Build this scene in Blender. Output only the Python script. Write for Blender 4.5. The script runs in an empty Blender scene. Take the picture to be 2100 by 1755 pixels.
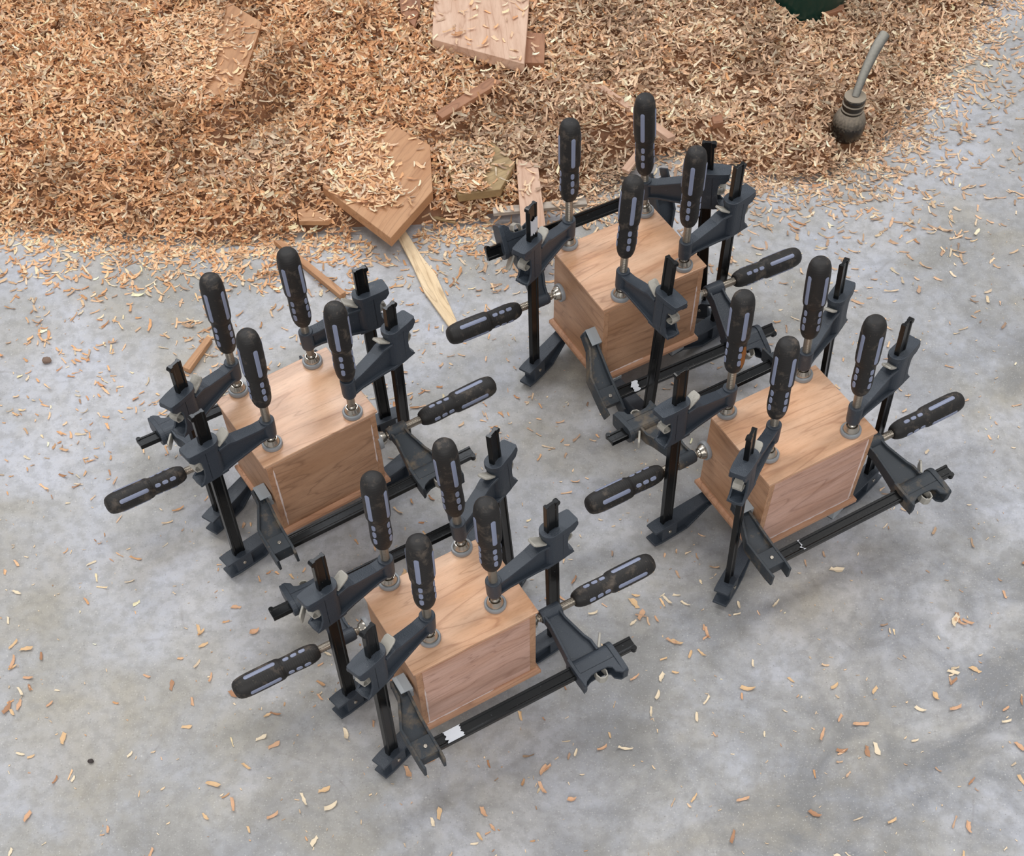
import bpy, math, random
import numpy as np
from mathutils import Vector, Matrix
random.seed(7)
rng = np.random.default_rng(11)
C = bpy.context.scene.collection
scene = bpy.context.scene

# ------------------------------------------------------------------ camera
CAM = [2556.404872,1.068394,0.036746,1.44514,-4.841511,552.378074]
f_px, pitch, roll, cam_h, off_x, off_y = CAM
cam_d = bpy.data.cameras.new('camera')
cam = bpy.data.objects.new('camera', cam_d); C.objects.link(cam)
cam_d.sensor_fit = 'HORIZONTAL'; cam_d.sensor_width = 36.0
cam_d.lens = f_px / 2100 * 36.0
cam_d.shift_x = -off_x / 2100; cam_d.shift_y = off_y / 2100
cam_d.clip_start = 0.05; cam_d.clip_end = 60
cp, sp = math.cos(pitch), math.sin(pitch)
cr, sr = math.cos(roll), math.sin(roll)
fwd = Vector((0, cp, -sp)); up0 = Vector((0, sp, cp)); rt0 = Vector((1, 0, 0))
right = rt0 * cr - up0 * sr
up = rt0 * sr + up0 * cr
m = Matrix((right, up, -fwd)).transposed().to_4x4()
m.translation = Vector((0, 0, cam_h))
cam.matrix_world = m
scene.camera = cam

# ------------------------------------------------------------------ light
scene.view_settings.view_transform = 'Standard'
scene.view_settings.look = 'None'
scene.view_settings.gamma = 1
scene.view_settings.use_curve_mapping = False
scene.view_settings.exposure = 0.0
w = bpy.data.worlds.new('world'); scene.world = w; w.use_nodes = True
bg = w.node_tree.nodes['Background']
bg.inputs[0].default_value = (0.94, 0.96, 1.0, 1); bg.inputs[1].default_value = 0.45

def area(name, loc, target, sx, sy, power, col):
    l = bpy.data.lights.new(name, 'AREA'); l.shape = 'RECTANGLE'; l.size = sx; l.size_y = sy
    l.energy = power; l.color = col
    o = bpy.data.objects.new(name, l); C.objects.link(o)
    o.location = loc
    o.rotation_euler = (Vector(target) - Vector(loc)).to_track_quat('-Z', 'Y').to_euler()
    return o
area('ceiling_light', (-1.5, 1.9, 3.4), (-.2, 1.4, 0), 0.5, 2.4, 38, (1.0, 0.98, 0.95))
area('ceiling_light', (1.7, 2.1, 3.4), (.2, 1.4, 0), 0.5, 2.4, 40, (1.0, 0.98, 0.95))
area('front_fill_light', (0.0, -1.9, 2.3), (0, 1.4, .1), 3.2, 1.8, 58, (1.0, 0.98, 0.97))  # added soft fill behind the camera to brighten the box fronts
area('window_light', (-0.8, 4.3, 3.3), (-.2, 1.3, 0), 2.0, 1.2, 46, (0.90, 0.94, 1.0))

# ------------------------------------------------------------------ materials
def lin(c):
    r = []
    for v in c:
        v /= 255.0
        r.append(v / 12.92 if v <= 0.04045 else ((v + 0.055) / 1.055) ** 2.4)
    return (r[0], r[1], r[2], 1)

class NT:
    def __init__(self, name):
        self.m = bpy.data.materials.new(name); self.m.use_nodes = True
        self.t = self.m.node_tree; self.b = self.t.nodes['Principled BSDF']
    def n(self, typ, **k):
        o = self.t.nodes.new(typ)
        for a, v in k.items():
            if a.startswith('i_'):
                key = a[2:]
                o.inputs[int(key) if key.isdigit() else key].default_value = v
            else: setattr(o, a, v)
        return o
    def l(self, a, b): self.t.links.new(a, b)
    def coords(self, kind='Object', scale=(1, 1, 1), loc=(0, 0, 0), rot=(0, 0, 0)):
        tc = self.n('ShaderNodeTexCoord'); mp = self.n('ShaderNodeMapping')
        mp.inputs['Scale'].default_value = scale; mp.inputs['Location'].default_value = loc; mp.inputs['Rotation'].default_value = rot
        if kind == 'World':
            g = self.n('ShaderNodeNewGeometry'); self.l(g.outputs['Position'], mp.inputs[0])
        else: self.l(tc.outputs[kind], mp.inputs[0])
        return mp.outputs[0]
    def noise(self, co, scale, detail=4, rough=.55, dist=0):
        o = self.n('ShaderNodeTexNoise'); o.inputs['Scale'].default_value = scale
        o.inputs['Detail'].default_value = detail; o.inputs['Roughness'].default_value = rough
        o.inputs['Distortion'].default_value = dist
        self.l(co, o.inputs['Vector']); return o.outputs['Fac']
    def ramp(self, fac, stops):
        o = self.n('ShaderNodeValToRGB'); e = o.color_ramp.elements
        while len(e) < len(stops): e.new(0.5)
        for q, (p, c) in zip(e, stops):
            q.position = p; q.color = c if len(c) == 4 else (*c, 1)
        self.l(fac, o.inputs[0]); return o.outputs[0]
    def mix(self, fac, a, b, mode='MIX'):
        o = self.n('ShaderNodeMix'); o.data_type = 'RGBA'; o.blend_type = mode
        if isinstance(fac, float) or isinstance(fac, int): o.inputs[0].default_value = fac
        else: self.l(fac, o.inputs[0])
        for s, v in ((6, a), (7, b)):
            if isinstance(v, tuple): o.inputs[s].default_value = v
            else: self.l(v, o.inputs[s])
        return o.outputs[2]
    def math(self, op, a, b=0.0, clamp=False):
        o = self.n('ShaderNodeMath'); o.operation = op; o.use_clamp = clamp
        for s, v in ((0, a), (1, b)):
            if isinstance(v, (int, float)): o.inputs[s].default_value = v
            else: self.l(v, o.inputs[s])
        return o.outputs[0]
    def bump(self, h, strength=.3, dist=.001):
        o = self.n('ShaderNodeBump'); o.inputs['Strength'].default_value = strength
        o.inputs['Distance'].default_value = dist
        self.l(h, o.inputs['Height']); self.l(o.outputs[0], self.b.inputs['Normal'])
    def rnd(self):
        return self.n('ShaderNodeObjectInfo').outputs['Random']
    def set(self, **k):
        for a, v in k.items():
            a = {'col': 'Base Color', 'rough': 'Roughness', 'metal': 'Metallic', 'spec': 'Specular IOR Level'}[a]
            if isinstance(v, (int, float, tuple)): self.b.inputs[a].default_value = v
            else: self.l(v, self.b.inputs[a])
        return self.m

def g1(v): return (v, v, v, 1)

def mat_wood(name, light, mid, dark, axis='X', scale=1.0, rough=.42, seed=0.0, fig=1.0):
    t = NT(name)
    sc = {'X': (1, 7, 7), 'Y': (7, 1, 7), 'Z': (7, 7, 1)}[axis]
    tc = t.n('ShaderNodeTexCoord'); oi = t.rnd()
    add = t.n('ShaderNodeVectorMath'); add.operation = 'ADD'
    cmb = t.n('ShaderNodeCombineXYZ')
    s3 = t.math('MULTIPLY', oi, 3.1); s4 = t.math('MULTIPLY', oi, 1.7)
    t.l(s3, cmb.inputs[0]); t.l(s4, cmb.inputs[1]); t.l(s3, cmb.inputs[2])
    t.l(tc.outputs['Object'], add.inputs[0]); t.l(cmb.outputs[0], add.inputs[1])
    mp = t.n('ShaderNodeMapping'); mp.inputs['Scale'].default_value = tuple(v * scale for v in sc)
    mp.inputs['Location'].default_value = (seed, seed * .7, seed * .3)
    t.l(add.outputs[0], mp.inputs[0]); co = mp.outputs[0]
    big = t.noise(co, 2.2, 3, .5, .6 * fig)
    rings = t.math('FRACT', t.math('MULTIPLY', big, 9.0))
    line = t.ramp(rings, [(0.0, g1(1)), (0.10, g1(.25)), (0.5, g1(0)), (0.93, g1(.15)), (1.0, g1(1))])
    fine = t.noise(co, 22, 5, .65)
    pores = t.noise(co, 90, 2, .6)
    base = t.ramp(t.noise(co, 4.5, 4, .55, .3), [(.32, mid), (.66, light)])
    c = t.mix(t.math('MULTIPLY', line, .50), base, dark)
    c = t.mix(t.math('MULTIPLY', t.ramp(fine, [(.46, g1(0)), (.72, g1(1))]), .30), c, dark)
    c = t.mix(t.math('MULTIPLY', t.ramp(pores, [(.55, g1(0)), (.75, g1(1))]), .25), c, dark)
    t.bump(fine, .12, .0006)
    return t.set(col=c, rough=rough)

def mat_simple(name, col, rough=.5, metal=0.0, bump=0.0, bscale=400, spec=.5):
    t = NT(name)
    if bump:
        t.bump(t.noise(t.coords(), bscale, 3), bump, .0006)
    return t.set(col=col, rough=rough, metal=metal, spec=spec)

def mat_dusty(name, col, dust, amount, rough=.5, bump=.3, bscale=450, nscale=22, speck=.0, ringz=0.0, spec=.5):
    """paint or rubber with worn, dusty patches"""
    t = NT(name); co = t.coords()
    r = t.rnd()
    off = t.n('ShaderNodeVectorMath'); off.operation = 'ADD'
    cmb = t.n('ShaderNodeCombineXYZ'); t.l(t.math('MULTIPLY', r, 9.0), cmb.inputs[0]); t.l(t.math('MULTIPLY', r, 5.0), cmb.inputs[2])
    t.l(co, off.inputs[0]); t.l(cmb.outputs[0], off.inputs[1]); co2 = off.outputs[0]
    big = t.noise(co2, nscale, 6, .68)
    lo = .74 - amount * .42
    fac = t.ramp(big, [(lo, g1(0)), (min(lo + .22, .99), g1(1))])
    fac = t.math('MULTIPLY', fac, .75)
    c = t.mix(fac, col, dust)
    if speck:
        sp_ = t.noise(co2, 330, 2, .5)
        c = t.mix(t.ramp(sp_, [(.70, g1(0)), (.76, g1(speck))]), c, dust)
    h = t.noise(co2, bscale, 3)
    if ringz:
        sx = t.n('ShaderNodeSeparateXYZ'); t.l(co, sx.inputs[0])
        wv = t.math('SINE', t.math('MULTIPLY', sx.outputs[2], ringz))
        h = t.math('ADD', t.math('MULTIPLY', wv, .12), t.math('MULTIPLY', h, .6))
    t.bump(h, bump, .0008)
    return t.set(col=c, rough=rough, spec=spec)

M = {}
M['cast'] = mat_dusty('slate_cast_iron', lin((52, 59, 68)), lin((110, 112, 112)), .25, .44, .5, 700, 30, .4)
M['cast_dusty'] = mat_dusty('dusty_slate_cast_iron', lin((50, 56, 62)), lin((140, 120, 92)), .55, .55, .35, 600, 24, .5)
M['bar'] = mat_dusty('gloss_black_steel', lin((11, 12, 13)), lin((110, 112, 116)), -.10, .24, .05, 300, 40, .25, spec=.4)
M['rubber'] = mat_dusty('charcoal_rubber_grip', lin((38, 36, 35)), lin((112, 100, 88)), .50, .58, .35, 1100, 60, .55, ringz=2100, spec=.4)
M['inlay'] = mat_simple('grey_grip_inlay', lin((136, 143, 166)), .40)
M['steel'] = mat_simple('zinc_steel', lin((188, 180, 168)), .24, .92, .1, 500)
M['rod'] = None
t = NT('threaded_steel'); co = t.coords(); sx = t.n('ShaderNodeSeparateXYZ'); t.l(co, sx.inputs[0])
t.bump(t.math('SINE', t.math('MULTIPLY', sx.outputs[2], 4200.0)), .5, .0005)
M['rod'] = t.set(col=lin((176, 166, 152)), rough=.28, metal=.9)
M['lever'] = mat_dusty('worn_zinc_lever', lin((172, 168, 158)), lin((92, 86, 78)), .5, .36, .3, 500, 60, .4, spec=.6)
M['pad'] = mat_simple('grey_plastic_pad', lin((142, 145, 148)), .36)
M['cap'] = mat_simple('grey_plastic_cap', lin((158, 164, 168)), .32)
M['glue'] = mat_simple('dried_white_glue', lin((226, 206, 198)), .3)
M['rust'] = mat_simple('rust_stain', lin((150, 92, 40)), .7, bump=.4, bscale=500)
M['paint'] = mat_simple('white_paint_smear', lin((205, 208, 214)), .5, bump=.5, bscale=300)
M['lid_wood'] = mat_wood('cherry_lid', lin((232, 192, 160)), lin((214, 164, 126)), lin((158, 106, 76)), 'X', 1.0, .30)
M['front_wood'] = mat_wood('cherry_front', lin((218, 178, 160)), lin((200, 154, 130)), lin((140, 96, 76)), 'X', 1.2, .45, 4.0)
M['front_wood_tan'] = mat_wood('cherry_front_tan', lin((196, 154, 122)), lin((176, 132, 98)), lin((112, 76, 52)), 'X', 1.1, .45, 2.0)
M['side_wood'] = mat_wood('cherry_side', lin((200, 156, 122)), lin((182, 136, 102)), lin((132, 92, 66)), 'Y', 1.3, .45, 8.0)
M['base_wood'] = mat_wood('cherry_base', lin((212, 164, 132)), lin((192, 142, 108)), lin((134, 92, 66)), 'X', 1.0, .45, 6.0)
M['scrap'] = mat_wood('offcut_wood', lin((202, 156, 116)), lin((184, 134, 94)), lin((140, 96, 64)), 'X', .8, .6, 3.0)
M['scrap_pink'] = mat_wood('pale_offcut_wood', lin((222, 190, 166)), lin((206, 168, 142)), lin((168, 124, 98)), 'X', .8, .6, 5.0)
M['scrap_brown'] = mat_wood('brown_offcut_wood', lin((176, 128, 96)), lin((152, 104, 76)), lin((112, 74, 52)), 'X', .9, .6, 7.0)
M['scrap_pale'] = mat_wood('ash_offcut_wood', lin((250, 228, 192)), lin((240, 212, 170)), lin((160, 124, 84)), 'X', .9, .6, 9.0, 1.6)
M['scrap_olive'] = mat_wood('weathered_offcut_wood', lin((186, 160, 118)), lin((160, 134, 94)), lin((104, 84, 58)), 'X', .9, .65, 1.0)
M['scrap_grey'] = mat_wood('grey_offcut_wood', lin((200, 190, 178)), lin((176, 164, 150)), lin((128, 116, 104)), 'X', .9, .65, 12.0)
def mat_topdust(name, col, dust, rough, lo, hi):
    # settled dust lies on whatever faces up
    t = NT(name); g = t.n('ShaderNodeNewGeometry'); sx = t.n('ShaderNodeSeparateXYZ'); t.l(g.outputs['Normal'], sx.inputs[0])
    nz = t.noise(t.coords(), 260, 4)
    v = t.math('ADD', sx.outputs[2], t.math('MULTIPLY', t.math('SUBTRACT', nz, .5), .5))
    f = t.n('ShaderNodeMapRange'); f.inputs[1].default_value = lo; f.inputs[2].default_value = hi; t.l(v, f.inputs[0])
    t.bump(nz, .15, .0006)
    r = t.n('ShaderNodeMapRange'); r.inputs[3].default_value = rough; r.inputs[4].default_value = .8; t.l(f.outputs[0], r.inputs[0])
    return t.set(col=t.mix(f.outputs[0], col, dust), rough=r.outputs[0])
M['black_rubber'] = mat_topdust('dusty_black_rubber', lin((24, 23, 22)), lin((150, 138, 122)), .22, .12, .62)
M['hose'] = mat_topdust('dusty_grey_hose', lin((92, 92, 88)), lin((158, 154, 144)), .5, .2, .9)
M['green'] = mat_simple('dark_green_enamel', lin((10, 52, 44)), .3, bump=.1)
M['pebble'] = mat_simple('brown_pebble', lin((128, 106, 92)), .8, bump=.8, bscale=200)
M['pebble_dark'] = mat_simple('dark_pebble', lin((62, 54, 52)), .8, bump=.8, bscale=200)

t = NT('wood_shavings'); va = t.n('ShaderNodeVertexColor'); va.layer_name = 'tone'
fine = t.noise(t.coords(), 350, 3)
M['chips'] = t.set(col=t.mix(t.math('MULTIPLY', t.ramp(fine, [(.4, g1(0)), (.7, g1(1))]), .25), va.outputs[0], lin((176, 122, 84))), rough=.62)
M['chip_orange'] = mat_simple('orange_shaving', lin((218, 174, 138)), .6)
M['chip_tan'] = mat_simple('tan_shaving', lin((226, 190, 146)), .6)
M['chip_pale'] = mat_simple('pale_shaving', lin((240, 222, 192)), .6)
M['chip_brown'] = mat_simple('brown_shaving', lin((178, 134, 102)), .6)

# concrete: mottled grey slab with pale bloom, beige dust and darker stains
t = NT('trowelled_concrete'); co = t.coords('World')
n1 = t.noise(co, 2.6, 6, .62, .4); n2 = t.noise(co, 9, 6, .65, .3); n3 = t.noise(co, 60, 4, .6); n4 = t.noise(co, 420, 2, .5)
c = t.ramp(n1, [(.30, lin((140, 138, 134))), (.47, lin((168, 166, 162))), (.62, lin((194, 194, 198)))])
c = t.mix(t.math('MULTIPLY', t.ramp(n2, [(.42, g1(0)), (.66, g1(1))]), .60), c, lin((190, 194, 206)))
n5 = t.noise(t.coords('World', loc=(3.3, 1.7, 0)), 4.2, 5, .6, .6)
c = t.mix(t.math('MULTIPLY', t.ramp(n5, [(.48, g1(0)), (.68, g1(1))]), .50), c, lin((166, 156, 134)))
# darker stains, mainly at the near right corner of the slab
g = t.n('ShaderNodeNewGeometry'); sx = t.n('ShaderNodeSeparateXYZ'); t.l(g.outputs['Position'], sx.inputs[0])
ax = t.math('ADD', t.math('MULTIPLY', sx.outputs[0], .9), t.math('MULTIPLY', sx.outputs[1], -1.0))
reg = t.n('ShaderNodeMapRange'); reg.inputs[1].default_value = -1.3; reg.inputs[2].default_value = -.1; t.l(ax, reg.inputs[0])
n6 = t.noise(t.coords('World', loc=(8.1, 4.7, 0)), 7.5, 6, .66, .5)
st = t.math('MULTIPLY', t.ramp(n6, [(.40, g1(0)), (.60, g1(1))]), reg.outputs[0])
c = t.mix(t.math('MULTIPLY', st, .85), c, lin((112, 114, 118)))
c = t.mix(t.math('MULTIPLY', t.ramp(n3, [(.40, g1(1)), (.55, g1(0))]), .30), c, lin((126, 124, 120)))
c = t.mix(t.math('MULTIPLY', t.ramp(n4, [(.62, g1(0)), (.74, g1(1))]), .50), c, lin((222, 220, 212)))
c = t.mix(t.math('MULTIPLY', t.ramp(n4, [(.28, g1(1)), (.36, g1(0))]), .45), c, lin((104, 102, 98)))
# hairline cracks and drag marks
vo = t.n('ShaderNodeTexVoronoi'); vo.feature = 'DISTANCE_TO_EDGE'; vo.inputs['Scale'].default_value = 1.7
dv = t.n('ShaderNodeVectorMath'); dv.operation = 'ADD'
nn = t.n('ShaderNodeTexNoise'); nn.inputs['Scale'].default_value = 5.0; t.l(co, nn.inputs['Vector'])
sc_ = t.n('ShaderNodeVectorMath'); sc_.operation = 'SCALE'; sc_.inputs['Scale'].default_value = .12; t.l(nn.outputs['Color'], sc_.inputs[0])
t.l(co, dv.inputs[0]); t.l(sc_.outputs[0], dv.inputs[1]); t.l(dv.outputs[0], vo.inputs['Vector'])
crack = t.math('MULTIPLY', t.ramp(vo.outputs['Distance'], [(0.0, g1(1)), (.0045, g1(0))]), t.ramp(n2, [(.5, g1(0)), (.62, g1(1))]))
c = t.mix(t.math('MULTIPLY', crack, .28), c, lin((120, 112, 104)))
t.bump(t.math('ADD', n3, t.math('MULTIPLY', n4, .4)), .12, .002)
rr_ = t.n('ShaderNodeMapRange'); rr_.inputs[3].default_value = .34; rr_.inputs[4].default_value = .62; t.l(n2, rr_.inputs[0])
M['concrete'] = t.set(col=c, rough=rr_.outputs[0], spec=.45)

# ------------------------------------------------------------------ mesh helpers
class MB:
    def __init__(self): self.v = []; self.f = []
    def add(self, vs, fs):
        o = len(self.v); self.v += [tuple(p) for p in vs]; self.f += [tuple(i + o for i in q) for q in fs]
    def box(self, x0, x1, y0, y1, z0, z1):
        self.add([(x0, y0, z0), (x1, y0, z0), (x1, y1, z0), (x0, y1, z0), (x0, y0, z1), (x1, y0, z1), (x1, y1, z1), (x0, y1, z1)],
                 [(0, 3, 2, 1), (4, 5, 6, 7), (0, 1, 5, 4), (1, 2, 6, 5), (2, 3, 7, 6), (3, 0, 4, 7)])
    def prism(self, poly, a, b, plane='XZ', taper=None):
        """poly in a plane, extruded from a to b along the third axis"""
        n = len(poly)
        def q(p, h):
            return {'XZ': (p[0], h, p[1]), 'XY': (p[0], p[1], h), 'YZ': (h, p[0], p[1])}[plane]
        vs = [q(p, a) for p in poly] + [q(p, b) for p in poly]
        fs = [tuple(range(n)), tuple(range(2 * n - 1, n - 1, -1))]
        fs += [(i, i + n, (i + 1) % n + n, (i + 1) % n) for i in range(n)]
        self.add(vs, fs)
    def strip(self, pts, th):
        """pts: (x, z, halfwidth) path in XZ, plate of thickness th hanging to the -normal side"""
        n = len(pts); vs = []
        for i, (x, z, hw) in enumerate(pts):
            a = pts[max(i - 1, 0)]; b = pts[min(i + 1, n - 1)]
            d = Vector((b[0] - a[0], b[1] - a[1])).normalized(); nx, nz = -d[1], d[0]
            for s in (0, -th):
                for y in (-hw, hw): vs.append((x + nx * s, y, z + nz * s))
        fs = [(0, 1, 3, 2), (4 * n - 4, 4 * n - 2, 4 * n - 1, 4 * n - 3)]
        for i in range(n - 1):
            o = 4 * i; p = o + 4
            fs += [(o, p, p + 1, o + 1), (o + 2, o + 3, p + 3, p + 2), (o, o + 2, p + 2, p), (o + 1, p + 1, p + 3, o + 3)]
        self.add(vs, fs)
    def lathe(self, prof, n=32, cx=0, cy=0, cap=True):
        """prof: (r, z) list"""
        vs = []; fs = []
        for r, z in prof:
            for k in range(n):
                a = 2 * math.pi * k / n; vs.append((cx + r * math.cos(a), cy + r * math.sin(a), z))
        for i in range(len(prof) - 1):
            for k in range(n):
                k2 = (k + 1) % n; fs.append((i * n + k, i * n + k2, (i + 1) * n + k2, (i + 1) * n + k))
        if cap:
            fs.append(tuple(range(n - 1, -1, -1))); o = (len(prof) - 1) * n; fs.append(tuple(range(o, o + n)))
        self.add(vs, fs)
    def tube(self, pts, r, n=14):
        pts = [Vector(p) for p in pts]; vs = []; fs = []
        rs = r if isinstance(r, (list, tuple)) else [r] * len(pts)
        refv = Vector((0.31, .9, .3))
        for i, p in enumerate(pts):
            d = (pts[min(i + 1, len(pts) - 1)] - pts[max(i - 1, 0)]).normalized()
            a = d.cross(refv).normalized(); b = d.cross(a)
            for k in range(n):
                t_ = 2 * math.pi * k / n; vs.append(p + (a * math.cos(t_) + b * math.sin(t_)) * rs[i])
        for i in range(len(pts) - 1):
            for k in range(n):
                k2 = (k + 1) % n; fs.append((i * n + k, i * n + k2, (i + 1) * n + k2, (i + 1) * n + k))
        fs.append(tuple(range(n))); fs.append(tuple(range(len(pts) * n - 1, (len(pts) - 1) * n - 1, -1)))
        self.add(vs, fs)
    def build(self, name, mat, parent=None, bevel=0, smooth=False, seg=2, keep=None):
        me = bpy.data.meshes.new(name); me.from_pydata(self.v, [], self.f); me.update()
        bm_fix(me)
        if smooth:
            me.polygons.foreach_set('use_smooth', [True] * len(me.polygons))
            me.set_sharp_from_angle(angle=math.radians(38))
        o = bpy.data.objects.new(name, me); C.objects.link(o)
        me.materials.append(mat)
        if parent: o.parent = parent
        if bevel:
            b = o.modifiers.new('bevel', 'BEVEL'); b.width = bevel; b.segments = seg; b.limit_method = 'ANGLE'
            b.angle_limit = math.radians(35)
            b.harden_normals = False
        return o
import bmesh
def bm_fix(me):
    bm = bmesh.new(); bm.from_mesh(me); bmesh.ops.recalc_face_normals(bm, faces=bm.faces); bm.to_mesh(me); bm.free()
def empty(name, mat4, label, cat, group=None):
    o = bpy.data.objects.new(name, None); C.objects.link(o); o.empty_display_size = .02
    o.matrix_world = mat4; tag(o, label, cat, group); return o
def tag(o, label=None, cat=None, group=None, kind=None):
    if label: o['label'] = label
    if cat: o['category'] = cat
    if group: o['group'] = group
    if kind: o['kind'] = kind
    return o

# ------------------------------------------------------------------ data
CLAMPS = [
 ('A1',[-0.34991,1.1692,0.04351],[[-0.579636,0.814648,0.019244],[-0.814083,-0.579952,0.030403],[0.035928,0.001956,0.999352]],0.14413,0.2221,0.21739,0.094),
 ('A2',[-0.30006,1.07614,0.04306],[[-0.767492,0.640566,0.025131],[-0.640236,-0.767903,0.020564],[0.03247,-0.000307,0.999473]],0.14413,0.21699,0.21955,1.46),
 ('A3',[-0.24751,1.21769,0.04321],[[0.895969,-0.443762,-0.017742],[0.444009,0.895917,0.013741],[0.009798,-0.020189,0.999748]],0.14413,0.22649,0.2142,-2.5123),
 ('A4',[-0.19301,1.12081,0.04297],[[0.667646,-0.744479,0.000366],[0.743768,0.66703,0.043362],[-0.032526,-0.028678,0.999059]],0.14413,0.23076,0.20779,-2.4932),
 ('A5',[-0.24548,1.25993,0.05606],[[-0.539089,-0.011228,-0.842174],[0.8375,-0.113185,-0.534587],[-0.089319,-0.99351,0.07042]],0.16362,0.23491,0.23602,-2.5238),
 ('A6',[-0.31322,1.05809,0.1142],[[0.473991,0.036282,0.879782],[-0.880482,0.029944,0.473133],[-0.009178,-0.998893,0.046139]],0.16362,0.23459,0.23165,-1.6869),
 ('B1',[-0.14109,0.84892,0.04323],[[-0.757864,0.652412,-0.000699],[-0.651191,-0.75638,0.061961],[0.039896,0.047413,0.998078]],0.14201,0.21443,0.21345,0.3477),
 ('B2',[-0.09309,0.7705,0.04289],[[-0.663288,0.748331,0.007005],[-0.747706,-0.663068,0.035723],[0.031377,0.018457,0.999337]],0.14201,0.21707,0.21347,0.5125),
 ('B3',[-0.04359,0.89612,0.04304],[[0.570593,-0.819063,-0.059664],[0.821137,0.567909,0.056684],[-0.012544,-0.081335,0.996608]],0.14201,0.2189,0.21118,-1.9353),
 ('B4',[-0.00937,0.81902,0.04295],[[0.807792,-0.588919,-0.02543],[0.589231,0.807938,0.006521],[0.016706,-0.020252,0.999655]],0.14201,0.21965,0.22215,-1.7277),
 ('B5',[-0.03243,0.93711,0.08912],[[-0.465029,0.075411,-0.882078],[0.87463,-0.11506,-0.470939],[-0.137006,-0.990492,-0.012451]],0.16438,0.23858,0.23643,-1.5641),
 ('B6',[-0.12138,0.74657,0.13022],[[0.470051,-0.013551,0.882535],[-0.881646,0.040214,0.470195],[-0.041862,-0.999099,0.006955]],0.16438,0.23831,0.23301,-1.9),
 ('C1',[0.11071,1.42358,0.04308],[[-0.621433,0.783351,-0.013543],[-0.783017,-0.620396,0.044658],[0.026581,0.038357,0.998911]],0.14265,0.21186,0.21975,0.9574),
 ('C2',[0.2339,1.48735,0.04353],[[0.965068,0.251418,-0.073705],[-0.249938,0.967833,0.028821],[0.07858,-0.009393,0.996864]],0.14265,0.22374,0.2106,-1.6124),
 ('C3',[0.26961,1.37706,0.04301],[[0.797517,-0.603225,-0.009267],[0.603287,0.797496,0.006725],[0.003334,-0.010954,0.999934]],0.14265,0.21349,0.21596,-2.5585),
 ('C4',[0.16985,1.31732,0.04268],[[0.557133,0.829643,0.035983],[-0.830183,0.555407,0.048152],[0.019964,-0.0567,0.998192]],0.14265,0.21315,0.21308,-0.4858),
 ('C5',[0.2455,1.47989,0.1189],[[-0.223297,-0.401886,-0.888046],[0.478219,0.748704,-0.459074],[0.849379,-0.52719,0.025006]],0.16601,0.24198,0.23657,-0.9513),
 ('C6',[0.14425,1.3153,0.12022],[[0.388271,-0.242432,0.889085],[-0.78867,0.41165,0.456666],[-0.476702,-0.878505,-0.031367]],0.16601,0.24082,0.23789,-1.504),
 ('D1',[0.3001,1.09554,0.04298],[[-0.835098,0.549892,-0.015193],[-0.549545,-0.832691,0.068012],[0.024748,0.065146,0.997569]],0.14335,0.21425,0.21879,1.2458),
 ('D2',[0.34731,1.0204,0.04325],[[-0.513578,0.857576,-0.028308],[-0.856753,-0.510719,0.071695],[0.047026,0.061074,0.997025]],0.14335,0.22563,0.21516,-0.5159),
 ('D3',[0.41492,1.15605,0.04259],[[0.566475,-0.822002,-0.05847],[0.823908,0.563486,0.060488],[-0.016774,-0.082439,0.996455]],0.14335,0.21279,0.21336,2.7468),
 ('D4',[0.46235,1.0604,0.04298],[[0.698469,-0.713497,-0.055343],[0.715562,0.697445,0.039272],[0.010578,-0.067032,0.997695]],0.14335,0.21623,0.21483,2.8496),
 ('D5',[0.4248,1.17963,0.11726],[[-0.473286,0.043156,-0.879851],[0.874444,-0.09777,-0.475172],[-0.10653,-0.994273,0.008536]],0.16505,0.23892,0.23792,-2.5564),
 ('D6',[0.32652,1.01321,0.10799],[[0.457879,0.001485,0.889013],[-0.887307,0.06271,0.456896],[-0.055072,-0.998031,0.030031]],0.16505,0.24111,0.23488,-1.5569),
]
BOXES = [
 ('A',-0.26921,1.14461,0.54985,0.16362,0.13544,0.043,0.18713),
 ('B',-0.06771,0.82534,0.49662,0.16438,0.12887,0.043,0.18501),
 ('C',0.19334,1.4,0.4849,0.16601,0.13622,0.043,0.18565),
 ('D',0.38245,1.08374,0.48591,0.16505,0.13261,0.043,0.18635),
]
SH = {'T':0.0876,'L':0.26053,'a':-0.00494,'Lh':0.11871,'rr':0.01498,'zj':-0.00961,'jb':0.02668,'k1':0.02581,'k2':0.05894,'kc':0.01492}

T = SH['T']; LB = SH['L']; A_ = SH['a']; LH = SH['Lh']; ZJ = SH['zj']; K1 = SH['k1']; K2 = SH['k2']

# ------------------------------------------------------------------ floor
mb = MB(); nx = 2
mb.add([(-6, -4, 0), (6, -4, 0), (6, 9, 0), (-6, 9, 0), (-6, -4, -.1), (6, -4, -.1), (6, 9, -.1), (-6, 9, -.1)],
       [(0, 1, 2, 3), (4, 7, 6, 5), (0, 4, 5, 1), (1, 5, 6, 2), (2, 6, 7, 3), (3, 7, 4, 0)])
fl = mb.build('floor', M['concrete']); fl['kind'] = 'structure'

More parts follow.
